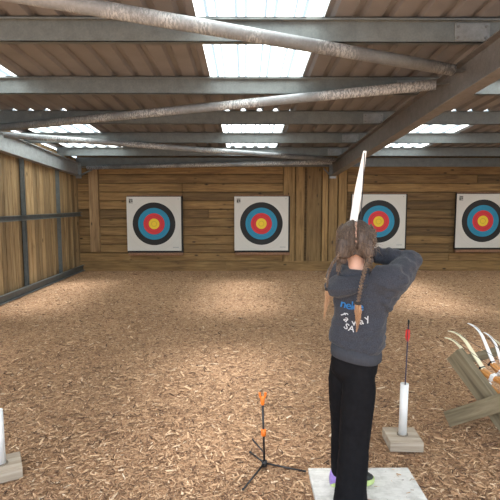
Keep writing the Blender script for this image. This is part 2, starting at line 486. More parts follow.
for a, b in SKY:
    sheet(bm, a, b, Y_FRONT, 2.93, .0006); sheet(bm, a, b, PY[1]+.08, PY[2]+.0, .0006); sheet(bm, a, b, PY[4]+.04, Y_BACK+.12, .0006)
struct('ceiling', bm, M['sheet'])
w = 0
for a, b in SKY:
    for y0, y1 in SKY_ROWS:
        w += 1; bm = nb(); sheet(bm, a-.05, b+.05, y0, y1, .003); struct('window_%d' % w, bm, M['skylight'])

# purlins: Z sections, one row each, with splice plates at the rafter
RAF_X = [-3.80, 1.97, 7.74]
def z_section(bm, x0, x1, Y, z0, h=PUR_H, fl=.062, t=.006):
    box(bm, (x0, Y, z0), (x1, Y+t, z0+h))
    box(bm, (x0, Y-fl, z0+h-t), (x1, Y+t-.001, z0+h-.0005))
    box(bm, (x0, Y, z0), (x1, Y+fl, z0+t))
    box(bm, (x0, Y-fl, z0+h-.02), (x1, Y-fl+t, z0+h-.001))
    box(bm, (x0, Y+fl-t, z0), (x1, Y+fl, z0+.018))
PL = ['galvanised roof purlin nearest the camera, crossed by the scraped tube',
      'second galvanised roof purlin from the front, above the long rising tube',
      'third galvanised roof purlin, with daylight notches along its top edge',
      'fourth galvanised roof purlin, between two rows of glowing roof sheet',
      'pale lit roof purlin last before the plank back wall']
for k, Y in enumerate(PY):
    t = thing('roof_purlin', (0, Y, zb(Y)), PL[k], 'roof beam', 'purlins under the roof sheets')
    bm = nb(); z_section(bm, XL+.02, XR-.02, 0, 0); obj('beam', bm, M['steel'], t)
    for s in (1, 2):
        xr = RAF_X[s]; bm = nb()
        box(bm, (xr-.30, -.010, .012), (xr-.02, -.001, PUR_H-.024), bev=.001)
        p = obj('splice_plate', bm, M['plate'], t)
        for bx in (-.275, -.05):
            for bz in (.035, .12):
                bm = nb(); bmesh.ops.create_cone(bm, cap_ends=True, segments=6, radius1=.011, radius2=.011, depth=.010,
                    matrix=Matrix.Translation((xr+bx, -.014, bz)) @ Matrix.Rotation(PI/2, 4, 'X'))
                obj('bolt', bm, M['bolt'], p)
# eaves beam over the back wall
bm = nb(); z0 = 2.375
box(bm, (XL+.02, Y_BACK-.07, z0), (XR-.02, Y_BACK-.062, z0+.20)); box(bm, (XL+.02, Y_BACK-.07, z0), (XR-.02, Y_BACK-.005, z0+.007))
box(bm, (XL+.02, Y_BACK-.07, z0+.193), (XR-.02, Y_BACK-.005, z0+.2))
tag(obj('eaves_beam', bm, M['steel']), 'grey steel eaves beam along the top of the plank back wall', 'roof beam')

# rafters: I sections sloping down to the back
RAF_D, RAF_W = .285, .145
def raf_top(Y): return zb(Y)-.003
RL = ['galvanised steel rafter sloping down along the top of the left board wall',
      'stained steel rafter crossing the roof above the archer',
      'steel rafter at the right end of the shelter']
for k, xr in enumerate(RAF_X):
    y0, y1 = Y_FRONT+.1, Y_BACK-.1
    t = thing('roof_rafter', (xr, y1, raf_top(y1)-RAF_D), RL[k], 'roof beam', 'main rafters of the shelter')
    def slab(bm, xa, xb, d0, d1):
        a = [Vector((xa, y, raf_top(y)-d)) for y, d in ((y0, d0), (y0, d1), (y1, d1), (y1, d0))]
        b = [Vector((xb, v.y, v.z)) for v in a]
        loft(bm, [a, b])
    bm = nb()
    slab(bm, xr-.005, xr+.005, .008, RAF_D-.008)
    slab(bm, xr-RAF_W/2, xr+RAF_W/2, 0, .011); slab(bm, xr-RAF_W/2, xr+RAF_W/2, RAF_D-.011, RAF_D)
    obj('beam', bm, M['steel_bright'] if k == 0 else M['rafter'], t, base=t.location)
    bm = nb(); box(bm, (xr-RAF_W/2-.005, y1+.001, raf_top(y1)-RAF_D-.05), (xr+RAF_W/2+.005, y1+.014, raf_top(y1)-.01), bev=.001)
    obj('end_plate', bm, M['plate'], t, base=t.location)
# steel stub under each rafter end at the back wall
for xr, lab in ((1.97, 'short steel knee bracket below the central rafter end at the back wall'), (-3.80, 'short steel knee bracket beside the left corner timber post')):
    bm = nb(); z1 = raf_top(Y_BACK-.1)-RAF_D
    if xr > 0: tube(bm, [(xr-.05, Y_BACK-.05, z1+.02), (xr-.20, Y_BACK-.05, z1+.18)], .018, 8)
    else: tube(bm, [(xr+.08, Y_BACK-.128, z1+.02), (xr+.34, Y_BACK-.128, z1+.15)], .02, 8)
    tag(obj('knee_bracket', bm, M['plate'], smooth=True), lab, 'bracket', 'brackets at the rafter ends')

# diagonal wind-brace tubes
def brace(a, b, r, label):
    a, b = Vector(a), Vector(b); t = thing('brace_tube', b, label, 'brace', 'diagonal tubes bracing the roof')
    d = (b-a).normalized(); bm = nb()
    tube(bm, [a+d*.12, b-d*.12], r, 20); obj('tube', bm, M['tube'], t, True, base=b)
    for p, q in ((a, a+d*.16), (b, b-d*.16)):
        bm = nb(); tube(bm, [p, q], r*.85, 4, flat=.2); obj('end_lug', bm, M['plate'], t, base=b)
    return t
brace((-3.72, 2.06, zb(2.06)-.08), (1.95, 4.45, zb(4.45)-.075), .051, 'thick scraped brace tube nearest the camera, falling to the rafter above the archer')
brace((-3.72, 6.98, zb(6.98)-.08), (1.95, 4.71, zb(4.71)-.10), .050, 'long brace tube rising from the left wall rafter to the rafter above the archer')
brace((-3.72, 7.27, zb(7.27)-.085), (1.90, 9.90, zb(9.9)-.085), .046, 'brace tube running from the left wall rafter down to the back of the central rafter')
brace((-3.65, 10.85, zb(10.85)-.12), (1.90, 10.05, zb(10.05)-.10), .046, 'lowest brace tube, running just above the plank back wall')

# left wall steelwork
def channel(bm, lo, hi): box(bm, lo, hi, bev=.004)
for (y, lab) in ((8.30, 'steel wall post nearer the camera on the left board wall'), (9.84, 'steel wall post nearer the back corner on the left board wall')):
    bm = nb(); box(bm, (XL+.013, y-.032, -.02), (XL+.022, y+.032, zb(y)-.30)); box(bm, (XL+.013, y-.032, -.02), (XL+.07, y-.025, zb(y)-.30)); box(bm, (XL+.013, y+.025, -.02), (XL+.07, y+.032, zb(y)-.30))
    tag(obj('wall_post', bm, M['steel']), lab, 'steel post', 'upright posts on the left wall')
bm = nb(); box(bm, (XL+.078, 3.0, 1.255), (XL+.086, Y_BACK-.1, 1.345)); box(bm, (XL+.078, 3.0, 1.337), (XL+.125, Y_BACK-.1, 1.345)); box(bm, (XL+.078, 3.0, 1.255), (XL+.125, Y_BACK-.1, 1.263))
tag(obj('wall_rail', bm, M['steel']), 'horizontal steel rail halfway up the left board wall', 'steel rail')
bm = nb(); box(bm, (XL+.078, 3.0, .0), (XL+.088, Y_BACK-.05, .13)); box(bm, (XL+.078, 3.0, .122), (XL+.135, Y_BACK-.05, .13)); box(bm, (XL+.078, 3.0, .0), (XL+.135, Y_BACK-.05, .012))
tag(obj('base_rail', bm, M['steel']), 'steel channel along the foot of the left board wall', 'steel rail')
# timber post by the left corner, hung off the floor
bm = nb(); tone_layer(bm); box(bm, (-3.57, Y_BACK-.10, .43), (-3.36, Y_BACK-.002, 2.36), tone=1.0, bev=.006)
tag(obj('timber_post', bm, M['postwood']), 'timber post fixed to the back wall beside the left corner, ending above the floor', 'wooden post')

# ------------------------------------------------------------------ targets
TL = ['archery target at the far left of the plank wall, black edge under it',
      'archery target beside the vertical boards, second from the left wall',
      'archery target directly behind the archer, partly hidden by the head and bow',
      'archery target at the right edge, cut off by the frame']
PW = 1.235
def make_target(loc, label):
    t = thing('archery_target', loc, label, 'target', 'paper targets on the plank wall')
    bm = nb(); box(bm, (-PW/2+.0, .012, -PW/2-.045), (PW/2+.035, .09, PW/2+.012), bev=.004); obj('backing_board', bm, M['rubber'], t)
    bm = nb(); box(bm, (-PW/2, -.004, -PW/2), (PW/2, .0115, PW/2), bev=.001)
    p = obj('paper_face', bm, M['face'], t)
    # small printed marks in the corners of the sheet
    bm = nb(); q = PW/2
    for a, b, c, d in [(0,0,.085,.018), (0,.026,.028,.085), (.036,.03,.085,.05), (.05,.055,.085,.075), (.034,.056,.044,.085), (.0,.09,.085,.098)]:
        box(bm, (-q+.055+a, -.0055, q-.05-d), (-q+.055+c, -.003, q-.05-b))
    obj('printed_logo', bm, M['ink'], p)
    bm = nb()
    for k in range(6): box(bm, (q-.19+k*.022, -.0055, -q+.07), (q-.19+k*.022+.015, -.003, -q+.088))
    obj('printed_line', bm, M['inkgrey'], p)
    for sx in (-1, 1):
        bm = nb(); ellipsoid(bm, (sx*(q-.06), -.006, q-.05), (.010, .006, .010), u=10, v=8); obj('pin', bm, M['pin'], t, True)
    bm = nb(); box(bm, (-q+.02, .0, -q-.105), (q+.03, .105, -q-.046), bev=.004); obj('ledge', bm, M['ledge'], t)
    bm = nb(); box(bm, (-q+.01, .02, q+.014), (q+.02, .105, q+.04), bev=.003); obj('top_batten', bm, M['ledge'], t)
    return t
t0 = make_target((-2.10, Y_BACK-.106, 1.075), TL[0])
for k, (x, z) in enumerate([(.352, 1.08), (3.04, 1.128), (5.44, 1.14)]):
    c = copy_tree(t0); c.location = (x, Y_BACK-.106, z); c['label'] = TL[k+1]

# ------------------------------------------------------------------ small range furniture
def arrow_stand(loc, rz, label, h, tilt=(0,0)):
    t = thing('arrow_stand', loc, label, 'arrow holder', 'pipe arrow holders on wooden blocks', rz)
    bm = nb(); tone_layer(bm); box(bm, (-.105, -.105, -.01), (.105, .105, .055), tone=.6, bev=.004); obj('base_block', bm, M['block'], t)
    bm = nb(); n = 28; rings = []
    for r, z in ((.026, .0555), (.026, h), (.0215, h), (.0215, .06)):
        rings.append([Vector((r*math.cos(2*PI*i/n)+tilt[0]*(z-.055), r*math.sin(2*PI*i/n)+tilt[1]*(z-.055), z)) for i in range(n)])
    loft(bm, rings); o = obj('pipe', bm, M['pvc'], t, False)
    for f in o.data.polygons: f.use_smooth = abs(f.normal.z) < .5
    bm = nb(); rings = []
    for r, z in ((.036, .0552), (.036, .062), (.0265, .062), (.0265, .0552)):
        rings.append([Vector((r*math.cos(2*PI*i/n), r*math.sin(2*PI*i/n), z)) for i in range(n)])
    loft(bm, rings); obj('collar', bm, M['block'], t)
    return t
s1 = arrow_stand((1.014, 2.975, 0), -.04, 'white pipe holder with an arrow in it, on a pale wooden block beside the archer', .396, (.01, .0))
s2 = arrow_stand((-1.412, 2.645, 0), .50, 'empty white pipe holder on a grey wooden block at the left edge', .377, (-.01, 0))
# the arrow standing in the pipe
ar = thing('arrow', (1.014, 2.975, .062), 'dark arrow with red vanes standing in the white pipe holder', 'arrow')
bm = nb(); tube(bm, [(0,0,0), (.012,-.012,.735)], .0042, 10); obj('shaft', bm, M['shaft'], ar, True)
for k in range(3):
    bm = nb(); a = k*2*PI/3+.4; d = Vector((math.cos(a), math.sin(a), 0))
    base_ = [Vector((.012*z/.735, -.012*z/.735, z)) for z in (.612, .64, .685, .695)]
    prof = [.004, .017, .015, .005]; th = d.cross(Vector((0,0,1)))*.0008
    a_ = [p+d*.003 for p in base_]+[p+d*q for p, q in reversed(list(zip(base_, prof)))]
    loft(bm, [[p-th for p in a_], [p+th for p in a_]]); obj('vane', bm, M['red'], ar)
bm = nb(); tube(bm, [(.0118,-.0118,.72), (.0122,-.0122,.742), (.0124,-.0124,.755)], [.0045,.0065,.005], 10); obj('nock', bm, M['black'], ar, True)

# folding bow stand with orange fork
bs = thing('bow_stand', (.108, 2.70, 0), 'black tripod bow stand with orange top and orange collar', 'bow stand')
bm = nb(); tube(bm, [(0,0,.012), (-.012,0,.40)], .0065, 12); obj('pole', bm, M['black'], bs, True)
bm = nb()
tube(bm, [(-.012,0,.375), (-.012,0,.385), (-.013,0,.42), (-.013,0,.425)], [.006,.012,.014,.010], 12)
for sx in (-1, 1): tube(bm, smooth_path([(-.012,0,.41), (-.012+sx*.014,0,.428), (-.012+sx*.017,0,.452)], 5), [.007]*11, 8)
obj('fork', bm, M['orange'], bs, True)
bm = nb(); tube(bm, [(-.006,0,.188), (-.006,0,.192), (-.0065,0,.226), (-.0065,0,.23)], [.009,.0155,.0155,.009], 14)
tube(bm, [(-.006,0,.208), (-.006,-.026,.212)], .008, 8)
obj('collar', bm, M['orange'], bs, True)
bm = nb(); tube(bm, [(0,0,-.004), (0,0,.004), (-.001,0,.034), (-.001,0,.038)], [.010,.017,.017,.010], 14); obj('hub', bm, M['black'], bs, True)
for ex, ey in ((.232, -.062), (-.125, -.235), (-.083, .155)):
    d = Vector((ex, ey, 0)); bm = nb()
    tube(bm, [d.normalized()*.012+Vector((0,0,.02)), d*.5+Vector((0,0,.012)), d+Vector((0,0,.004))], [.006,.0055,.005], 8)
    l = obj('leg', bm, M['black'], bs, True)
    bm = nb(); ellipsoid(bm, d+Vector((0,0,.005)), (.008,.008,.007), u=10, v=8); obj('foot_cap', bm, M['black'], l, True)
bm = nb(); tube(bm, smooth_path([(-.003,0,.085), (-.03,.02,.108), (-.06,.035,.135), (-.072,.04,.15)], 5), .0048, 8); obj('rest_prong', bm, M['black'], bs, True)

# standing board under the archer
bm = nb(); box(bm, (.362, 1.93, -.03), (.948, 2.668, .008), bev=.004)
tag(obj('standing_board', bm, M['standmat']), 'white weathered board on the chips under the archer', 'shooting board')

# ------------------------------------------------------------------ rack of bows
F1 = Vector((1.70, 2.87, 0)); DD = Vector((-.51, .86, 0)).normalized(); NN = Vector((DD.y, -DD.x, 0))
def rk(s, off, z): return F1 + DD*s + NN*off + Vector((0,0,z))
rack = thing('bow_rack', F1, 'weathered timber cross-legged rack holding the spare bows', 'bow rack')
def timber(name, a, b, w, h, tone, upv=(0,0,1)):
    a, b = Vector(a), Vector(b); u = (b-a).normalized(); side = u.cross(Vector(upv)).normalized(); v = side.cross(u)
    mm = Matrix((u, side, v)).transposed().to_4x4(); mm.translation = a
    bm = nb(); tone_layer(bm); box(bm, (0, -w/2, -h/2), ((b-a).length, w/2, h/2), tone=tone, bev=.005)
    me_o = obj(name, bm, M['weathered'], rack)
    me_o.matrix_local = Matrix.Translation(-F1) @ mm
    return me_o
for off in (0, 1.15):
    timber('cross_leg', rk(-.10, off, .0), rk(.465, off, .50), .06, .128, .35+off*.2)
    timber('cross_leg', rk(.445, off-.062, .046), rk(-.18, off-.062, .475), .055, .105, .55)
timber('top_rail', rk(.475, .03, .425), rk(.475, 1.12, .425), .075, .04, .45)
timber('lower_rail', rk(.19, .03, .235), rk(.19, 1.12, .235), .07, .05, .5)

def bow_local(limb, scale, full=None):
    """parts of a strung recurve bow: z along the bow, y towards the string"""
    L0, L1 = .15, .60
    def ycurve(t): return .26*t - .5*max(0, t-.5)**2
    parts = {}
    bm = nb(); rings = []
    for z, w, d, y in [(-.185,.022,.007,.006), (-.16,.036,.018,.0), (-.12,.044,.028,-.004), (-.07,.038,.03,-.008), (-.035,.022,.026,.0), (0,.022,.027,.004), (.035,.022,.024,-.004), (.07,.038,.030,-.010), (.12,.044,.028,-.006), (.16,.036,.018,.0), (.185,.022,.007,.006)]:
        rings.append([Vector((w*math.cos(a), y+d*math.sin(a), z)) for a in [2*PI*i/16 for i in range(16)]])
    loft(bm, rings); parts['riser'] = bm
    for nm, sg in (('limb', 1), ('limb2', -1)):
        bm = nb(); rings = []; N = 22
        for k in range(N+1):
            t = k/N; w = .028*(1-.50*t) if t < .93 else .028*(1-.50*t)*(1-(t-.93)*6); th = .0055-.003*t
            z = L0-.02+(L1-L0+.02)*t; y = ycurve(t)
            z -= .03*max(0, t-.6)
            rings.append([Vector((sx*w, y+sy*th, sg*z)) for sx, sy in ((-1,-1), (1,-1), (1,1), (-1,1))])
        loft(bm, rings); parts[nm] = bm
    bm = nb(); tube(bm, [(0, ycurve(1), .585), (0, ycurve(.8)+.006, .505), (0, ycurve(.8)+.012, 0), (0, ycurve(.8)+.006, -.505), (0, ycurve(1), -.585)], .0022, 6); parts['string'] = bm
    for z, w, h in ((.168, .034, .010), (.048, .034, .016)):
        bm = nb(); box(bm, (-w, -.036, z-h), (w, .026, z+h), bev=.006); parts['band%g' % z] = bm
    return parts
def make_bow(limb, scale):
    t = thing('recurve_bow', (0,0,0), None, 'bow', 'spare bows on the timber rack'); P = bow_local(limb, scale)
    r = obj('riser', P['riser'], M['riser'], t, True)
    obj('limb', P['limb'], limb, t); obj('limb', P['limb2'], limb, t)
    obj('string', P['string'], M['string'], t, True)
    obj('band', P['band0.168'], M['black'], r)['label'] = 'black band'; obj('band', P['band0.048'], M['limb_white'], r)['label'] = 'white band'
    t.scale = (scale,)*3
    return t
def on_plane(px, py, off):
    a, b = ray(px, py); Y = (F1.dot(NN)+off)/(a*NN.x + NN.y); return Vector((a*Y, Y, H_CAM+b*Y))
BOWS = [((444,337), (478,378), .062, M['limb_cream'], 'cream limbed bow lowest on the rack, mostly behind the timber'),
        ((447.5,330.5), (483,370), .115, M['limb_cream'], 'cream limbed bow with orange brown riser lying over the rack timber'),
        ((467,322.5), (493,364), .235, M['limb_white'], 'white limbed bow on the rack whose tip reaches highest'),
        ((483,331.5), (503,370), .345, M['limb_white'], 'white limbed bow second from the right end of the rack row'),
        ((491,338), (512,372), .435, M['limb_cream'], 'pale cream bow at the right edge of the frame, behind the white ones')]
proto = {}
for (tip, rt, off, limb, lab) in BOWS:
    P2, P1 = on_plane(*tip, off), on_plane(*rt, off)
    e = P2-P1; sc = e.length/.468; e.normalize()
    nrm = NN.cross(e).normalized()
    if nrm.z < 0: nrm = -nrm
    ang = math.atan2(.135, .45)
    u = e*math.cos(ang) - nrm*math.sin(ang); v = e*math.sin(ang) + nrm*math.cos(ang)
    x = v.cross(u)*1
    R = Matrix((x, v, u)).transposed()
    if limb.name in proto: o = copy_tree(proto[limb.name])
    else: o = make_bow(limb, sc); proto[limb.name] = o
    o['label'] = lab
    O = P1 - u*(.15*sc)
    o.matrix_world = Matrix.Translation(O) @ R.to_4x4() @ Matrix.Diagonal((sc, sc, sc, 1))
    o.location = O; o.rotation_euler = R.to_euler(); o.scale = (sc,)*3

# ------------------------------------------------------------------ the archer
PB = Vector((.56, 2.42, 0))
person = thing('person', PB, 'person with two braids in charcoal sweatshirt and black leggings drawing a bow', 'person')
PHI = math.radians(28)
RT = Vector((math.cos(PHI), -math.sin(PHI), 0)); FW = Vector((math.sin(PHI), math.cos(PHI), 0)); UP = Vector((0,0,1))
def ring(c, a, b, phi, n=28, sq=2.3, tilt=0):
    r = Vector((math.cos(phi), -math.sin(phi), 0)); f = Vector((math.sin(phi), math.cos(phi), 0)); out = []
    for i in range(n):
        t = 2*PI*i/n; ct, st = math.cos(t), math.sin(t)
        x = a*math.copysign(abs(ct)**(2/sq), ct); y = b*math.copysign(abs(st)**(2/sq), st)
        out.append(Vector(c) + r*x + f*y + UP*(tilt*x))
    return out
HC = Vector((.563, 2.455, 1.345))                   # head centre
HPHI = math.radians(12)
HR = Vector((math.cos(HPHI), -math.sin(HPHI), 0)); HF = Vector((math.sin(HPHI), math.cos(HPHI), 0))
def hd(x, y, z): return HC + HR*x + HF*y + UP*z
HROT = Matrix((HR, HF, UP)).transposed()
SH_R, EL_R, WR_R = Vector((.715, 2.345, 1.165)), at(410.5, 260.5, 2.49), Vector((.690, 2.565, 1.272))
HAND_R = Vector((.610, 2.625, 1.272))
SH_L, EL_L, WR_L = Vector((.492, 2.50, 1.165)), Vector((.545, 2.70, 1.20)), Vector((.615, 2.885, 1.245))
GRIP = Vector((.643, 2.955, 1.255))
HIP_L, KN_L, AN_L = Vector((.515, 2.475, .70)), Vector((.518, 2.50, .385)), Vector((.532, 2.505, .085))
HIP_R, KN_R, AN_R = Vector((.585, 2.375, .70)), Vector((.556, 2.345, .385)), Vector((.525, 2.285, .085))

# --- body: one continuous figure
bm = nb()
loft(bm, [ring((.565,2.425,.67), .09, .065, .6), ring((.565,2.425,.75), .105, .078, .6), ring((.575,2.425,.88), .10, .075, PHI), ring((.58,2.425,1.02), .115, .08, PHI), ring((.583,2.42,1.12), .125, .075, PHI), ring((.575,2.43,1.185), .09, .06, PHI), ring((.57,2.44,1.21), .045, .045, PHI)])
tube(bm, [(.572,2.43,1.15), (.568,2.445,1.23), (.565,2.455,1.30)], [.050,.042,.046], 16)
ellipsoid(bm, hd(0,-.008,.022), (.073,.090,.088), HROT); ellipsoid(bm, hd(0,.022,-.035), (.058,.064,.070), HROT)
ellipsoid(bm, hd(0,.058,-.085), (.024,.020,.018), HROT)
ellipsoid(bm, hd(0,.088,-.022), (.010,.014,.016), HROT); tube(bm, [hd(0,.078,.018), hd(0,.094,-.018)], [.006,.010], 10)
ellipsoid(bm, hd(0,.078,-.052), (.020,.008,.007), HROT)
for s in (-1, 1):
    ellipsoid(bm, hd(s*.074,-.006,-.012), (.008,.017,.027), HROT, 14, 10)
    ellipsoid(bm, hd(s*.042,.055,-.025), (.024,.022,.022), HROT, 14, 10)
    ellipsoid(bm, hd(s*.030,.077,.024), (.020,.010,.006), HROT, 14, 10)
tube(bm, [SH_R-RT*.07, SH_R, EL_R.lerp(SH_R, .5), EL_R, WR_R.lerp(EL_R, .6), WR_R], [.045,.042,.036,.032,.030,.022], 14)
tube(bm, [SH_L+RT*.07, SH_L, EL_L.lerp(SH_L, .5), EL_L, WR_L.lerp(EL_L, .6), WR_L], [.045,.042,.036,.032,.030,.022], 14)
for hp, kn, an in ((HIP_L, KN_L, AN_L), (HIP_R, KN_R, AN_R)):
    tube(bm, [hp-UP*.01, hp.lerp(kn,.3), kn, kn.lerp(an,.35), an, an-UP*.04], [.066,.064,.045,.046,.030,.032], 16)
    tube(bm, [an+Vector((-.03,0,-.045)), an+Vector((.05,.005,-.045)), an+Vector((.14,.015,-.058))], [.028,.03,.02], 12, flat=.7)
# right hand hooked on the string: palm, four bent fingers, thumb
d = (HAND_R-WR_R).normalized(); palm_n = Vector((-.35,-.93,.05)).normalized()
side = Vector((0,0,1)); side = (side - d*side.dot(d)).normalized()
tube(bm, [WR_R-d*.02, WR_R+d*.02, WR_R+d*.06], [.020,.026,.028], 12, flat=.55, up=d.cross(side))
for k, (o, ln) in enumerate(((.024,.058), (.008,.064), (-.008,.060), (-.023,.048))):
    b0 = WR_R + d*.055 + side*o; inw = d.cross(side); inw = inw if inw.y < 0 else -inw
    tube(bm, [b0-d*.015, b0+d*ln*.45, b0+d*ln*.62+inw*ln*.28, b0+d*ln*.35+inw*ln*.48], [.0088,.0084,.0078,.007], 10)
tube(bm, [WR_R+d*.015+side*.012, WR_R+d*.035+side*.034, WR_R+d*.062+side*.040+Vector((0,-.012,0))], [.011,.010,.008], 10)
# left hand round the bow grip
dl = (GRIP-WR_L).normalized(); sx = dl.cross(UP).normalized()
tube(bm, [WR_L-dl*.02, WR_L+dl*.02, WR_L+dl*.045], [.020,.026,.027], 12, flat=.6, up=sx)
for k, (o, ln) in enumerate(((.022,1.0), (.006,1.08), (-.010,1.0), (-.025,.84))):
    c = GRIP+UP*o
    tube(bm, smooth_path([c-dl*.032-sx*.018, c-dl*.004-sx*.030*ln, c+dl*.026-sx*.018*ln, c+dl*.030+sx*.012*ln, c+dl*.012+sx*.026*ln], 4), [.0085]*9+[.008]*4+[.0075]*4, 10)
tube(bm, smooth_path([WR_L+dl*.02+sx*.014+UP*.01, GRIP-dl*.012+sx*.026+UP*.026, GRIP+dl*.024+sx*.022+UP*.034], 4), [.011]*4+[.010]*4+[.008], 10)
union('body', bm, M['skin'], person, .0045, 3, base=PB)
for s in (-1, 1):
    bm = nb(); ellipsoid(bm, hd(s*.029,.0735,.010), (.012,.009,.008), HROT, 16, 10); e = obj('eye', bm, M['eyew'], person, True, base=PB)
    bm = nb(); ellipsoid(bm, hd(s*.029,.0806,.010), (.005,.0026,.005), HROT, 12, 8); obj('iris', bm, M['iris'], e, True, base=PB)
bm = nb(); tube(bm, [hd(-.019,.0815,-.052), hd(-.008,.0865,-.050), hd(.008,.0865,-.050), hd(.019,.0815,-.052)], [.002,.0036,.0036,.002], 8); obj('mouth', bm, M['lips'], person, True, base=PB)

# --- leggings
bm = nb()
loft(bm, [ring((.563,2.425,.63), .075, .07, .75), ring((.562,2.425,.68), .118, .100, .68), ring((.564,2.425,.74), .122, .102, .62), ring((.567,2.425,.79), .116, .096, .6), ring((.572,2.425,.86), .108, .085, .6)])
for hp, kn, an, k in ((HIP_L, KN_L, AN_L, 1), (HIP_R, KN_R, AN_R, 1)):
    n = 20
    pts = [hp+UP*.06, hp.lerp(kn,.25), hp.lerp(kn,.6), kn, kn.lerp(an,.3), kn.lerp(an,.6), kn.lerp(an,.85), Vector((an.x, an.y, .030))]
    rad = [.085, .084, .074, .066, .064, .066, .070, .075]
    if hp is HIP_L: rad = [.058,.076,.072,.062,.060,.061,.064,.068]; pts[-1].z = .075
    if hp is HIP_R: rad = [.060, .084, .084, .080, .077, .076, .078, .084]; pts[-1].z = .014
    tube(bm, pts, rad, n)
def leg_wr(co, nrm):
    n1 = noise.noise(Vector((co.x*14, co.y*14, co.z*9)))*.005 + noise.noise(Vector((co.x*30, co.y*30, co.z*42)))*.0022
    k = .4+ (1 if co.z < .45 else .35)*.6
    return nrm*(n1*k)
union('leggings', bm, M['legging'], person, .007, 6, base=PB, disp=leg_wr)

# --- shoes
def shoe(an, yaw, heel_mat, nm='shoe'):
    c = Vector((an.x, an.y, .010)); r = Matrix.Rotation(yaw, 3, 'Z')
    def T(x, y, z): return c + r @ Vector((x, y, z))
    bm = nb(); rings = []
    for x, w, z0, z1 in [(-.062,.020,.030,.060), (-.055,.029,.022,.082), (-.035,.034,.022,.092), (0,.036,.022,.098), (.04,.038,.022,.082), (.085,.042,.022,.066), (.125,.040,.022,.055), (.155,.030,.024,.046), (.170,.014,.028,.038)]:
        zc, hh = (z0+z1)/2, (z1-z0)/2
        rings.append([T(x, w*math.copysign(abs(math.cos(a))**.8, math.cos(a)), zc+hh*math.copysign(abs(math.sin(a))**.8, math.sin(a))) for a in [2*PI*i/20 for i in range(20)]])
    loft(bm, rings); s = obj(nm, bm, M['shoe'], person, True, base=PB)
    bm = nb(); rings = []
    out = [(-.070,.012), (-.062,.028), (-.03,.037), (.03,.038), (.085,.045), (.13,.043), (.165,.026), (.178,.010)]
    for z, g in ((.0, -.003), (.006, .001), (.022, .001), (.030, -.003)):
        rings.append([T(x, w+g, z) for x, w in out] + [T(x, -w-g, z) for x, w in reversed(out)])
    loft(bm, rings); so = obj('sole', bm, M['lime'], s, False, base=PB); so['label'] = 'lime green sole'
    bm = nb(); rings = []
    for x, w, z1 in [(-.072,.016,.062), (-.064,.031,.082), (-.042,.0385,.080), (-.018,.040,.062), (.0,.0405,.040)]:
        rings.append([T(x, w*math.cos(a), .001+(z1-.001)*(.5+.5*math.sin(a))) for a in [2*PI*i/18 for i in range(18)]])
    loft(bm, rings); h = obj('heel', bm, heel_mat, s, True, base=PB); h['label'] = 'purple heel'
    bm = nb()
    for k in range(4):
        x = .035+k*.022; zt = .083-k*.0075
        tube(bm, [T(x-.004, -.024, zt-.012), T(x, 0, zt), T(x+.010, .024, zt-.012)], .0024, 6)
    obj('laces', bm, M['whiteprint'], s, True, base=PB)
shoe(AN_L+Vector((.0,0,0)), .10, M['purple']); shoe(AN_R, -.6, M['purple'])

# --- sweatshirt
bm = nb()
TR = [((.572,2.425,.800), .116, .096, PHI+.1, -.10), ((.573,2.425,.828), .143, .116, PHI+.1, -.09), ((.575,2.425,.855), .141, .116, PHI+.08, -.06), ((.580,2.425,.91), .136, .110, PHI+.05, -.03),
      ((.586,2.425,.96), .136, .106, PHI, 0), ((.592,2.425,1.03), .138, .106, PHI, 0), ((.594,2.423,1.10), .138, .106, PHI, 0), ((.592,2.42,1.16), .128, .096, PHI, 0),
      ((.582,2.425,1.195), .098, .078, PHI, 0), ((.573,2.435,1.212), .062, .058, PHI, 0)]
loft(bm, [ring(c, a, b, p, 32, 2.4, tl) for c, a, b, p, tl in TR])
tube(bm, smooth_path([SH_R-RT*.08+UP*.0, SH_R+UP*-.004, SH_R.lerp(EL_R,.55)+UP*-.012, EL_R], 5), [.080]*3+[.082]*4+[.074]*5+[.062]*4, 20)
ellipsoid(bm, EL_R, (.058,.058,.052))
tube(bm, smooth_path([Vector((.66,2.37,1.05)), Vector((.735,2.40,1.13)), EL_R+Vector((-.03,-.01,-.012))], 6), [.075]*4+[.072]*4+[.055]*5, 18)
tube(bm, smooth_path([EL_R, EL_R.lerp(WR_R,.5), WR_R+(EL_R-WR_R).normalized()*.012], 5), [.056]*3+[.052]*4+[.045]*4, 18)
tube(bm, smooth_path([SH_L+RT*.07, SH_L, SH_L.lerp(EL_L,.55), EL_L], 5), [.068]*3+[.066]*4+[.062]*5+[.056]*4, 18)
tube(bm, smooth_path([EL_L, EL_L.lerp(WR_L,.5), WR_L], 5), [.058]*3+[.052]*4+[.042]*4, 18)
def wrinkle(co, nrm):
    w = 0
    p = Vector((co.x, co.y, co.z))
    w += .006*noise.noise(Vector((p.x*10, p.y*10, p.z*18+2)))
    w += .0035*noise.noise(Vector((p.x*16+p.z*22, p.y*16, p.z*36)))
    if p.z < 1.0: w += .005*noise.noise(Vector((p.x*7+p.z*16, p.y*7, p.z*30-p.x*26+5)))*min(1, (1.0-p.z)/.1)
    if p.x > .66 and p.z > 1.0: w += .006*noise.noise(Vector((p.x*26-p.z*14, p.y*8, p.z*30+p.x*16)))
    return nrm*w*1.5
hood_o = union('sweatshirt', bm, M['hoodie'], person, .0065, 5, base=PB, disp=wrinkle)
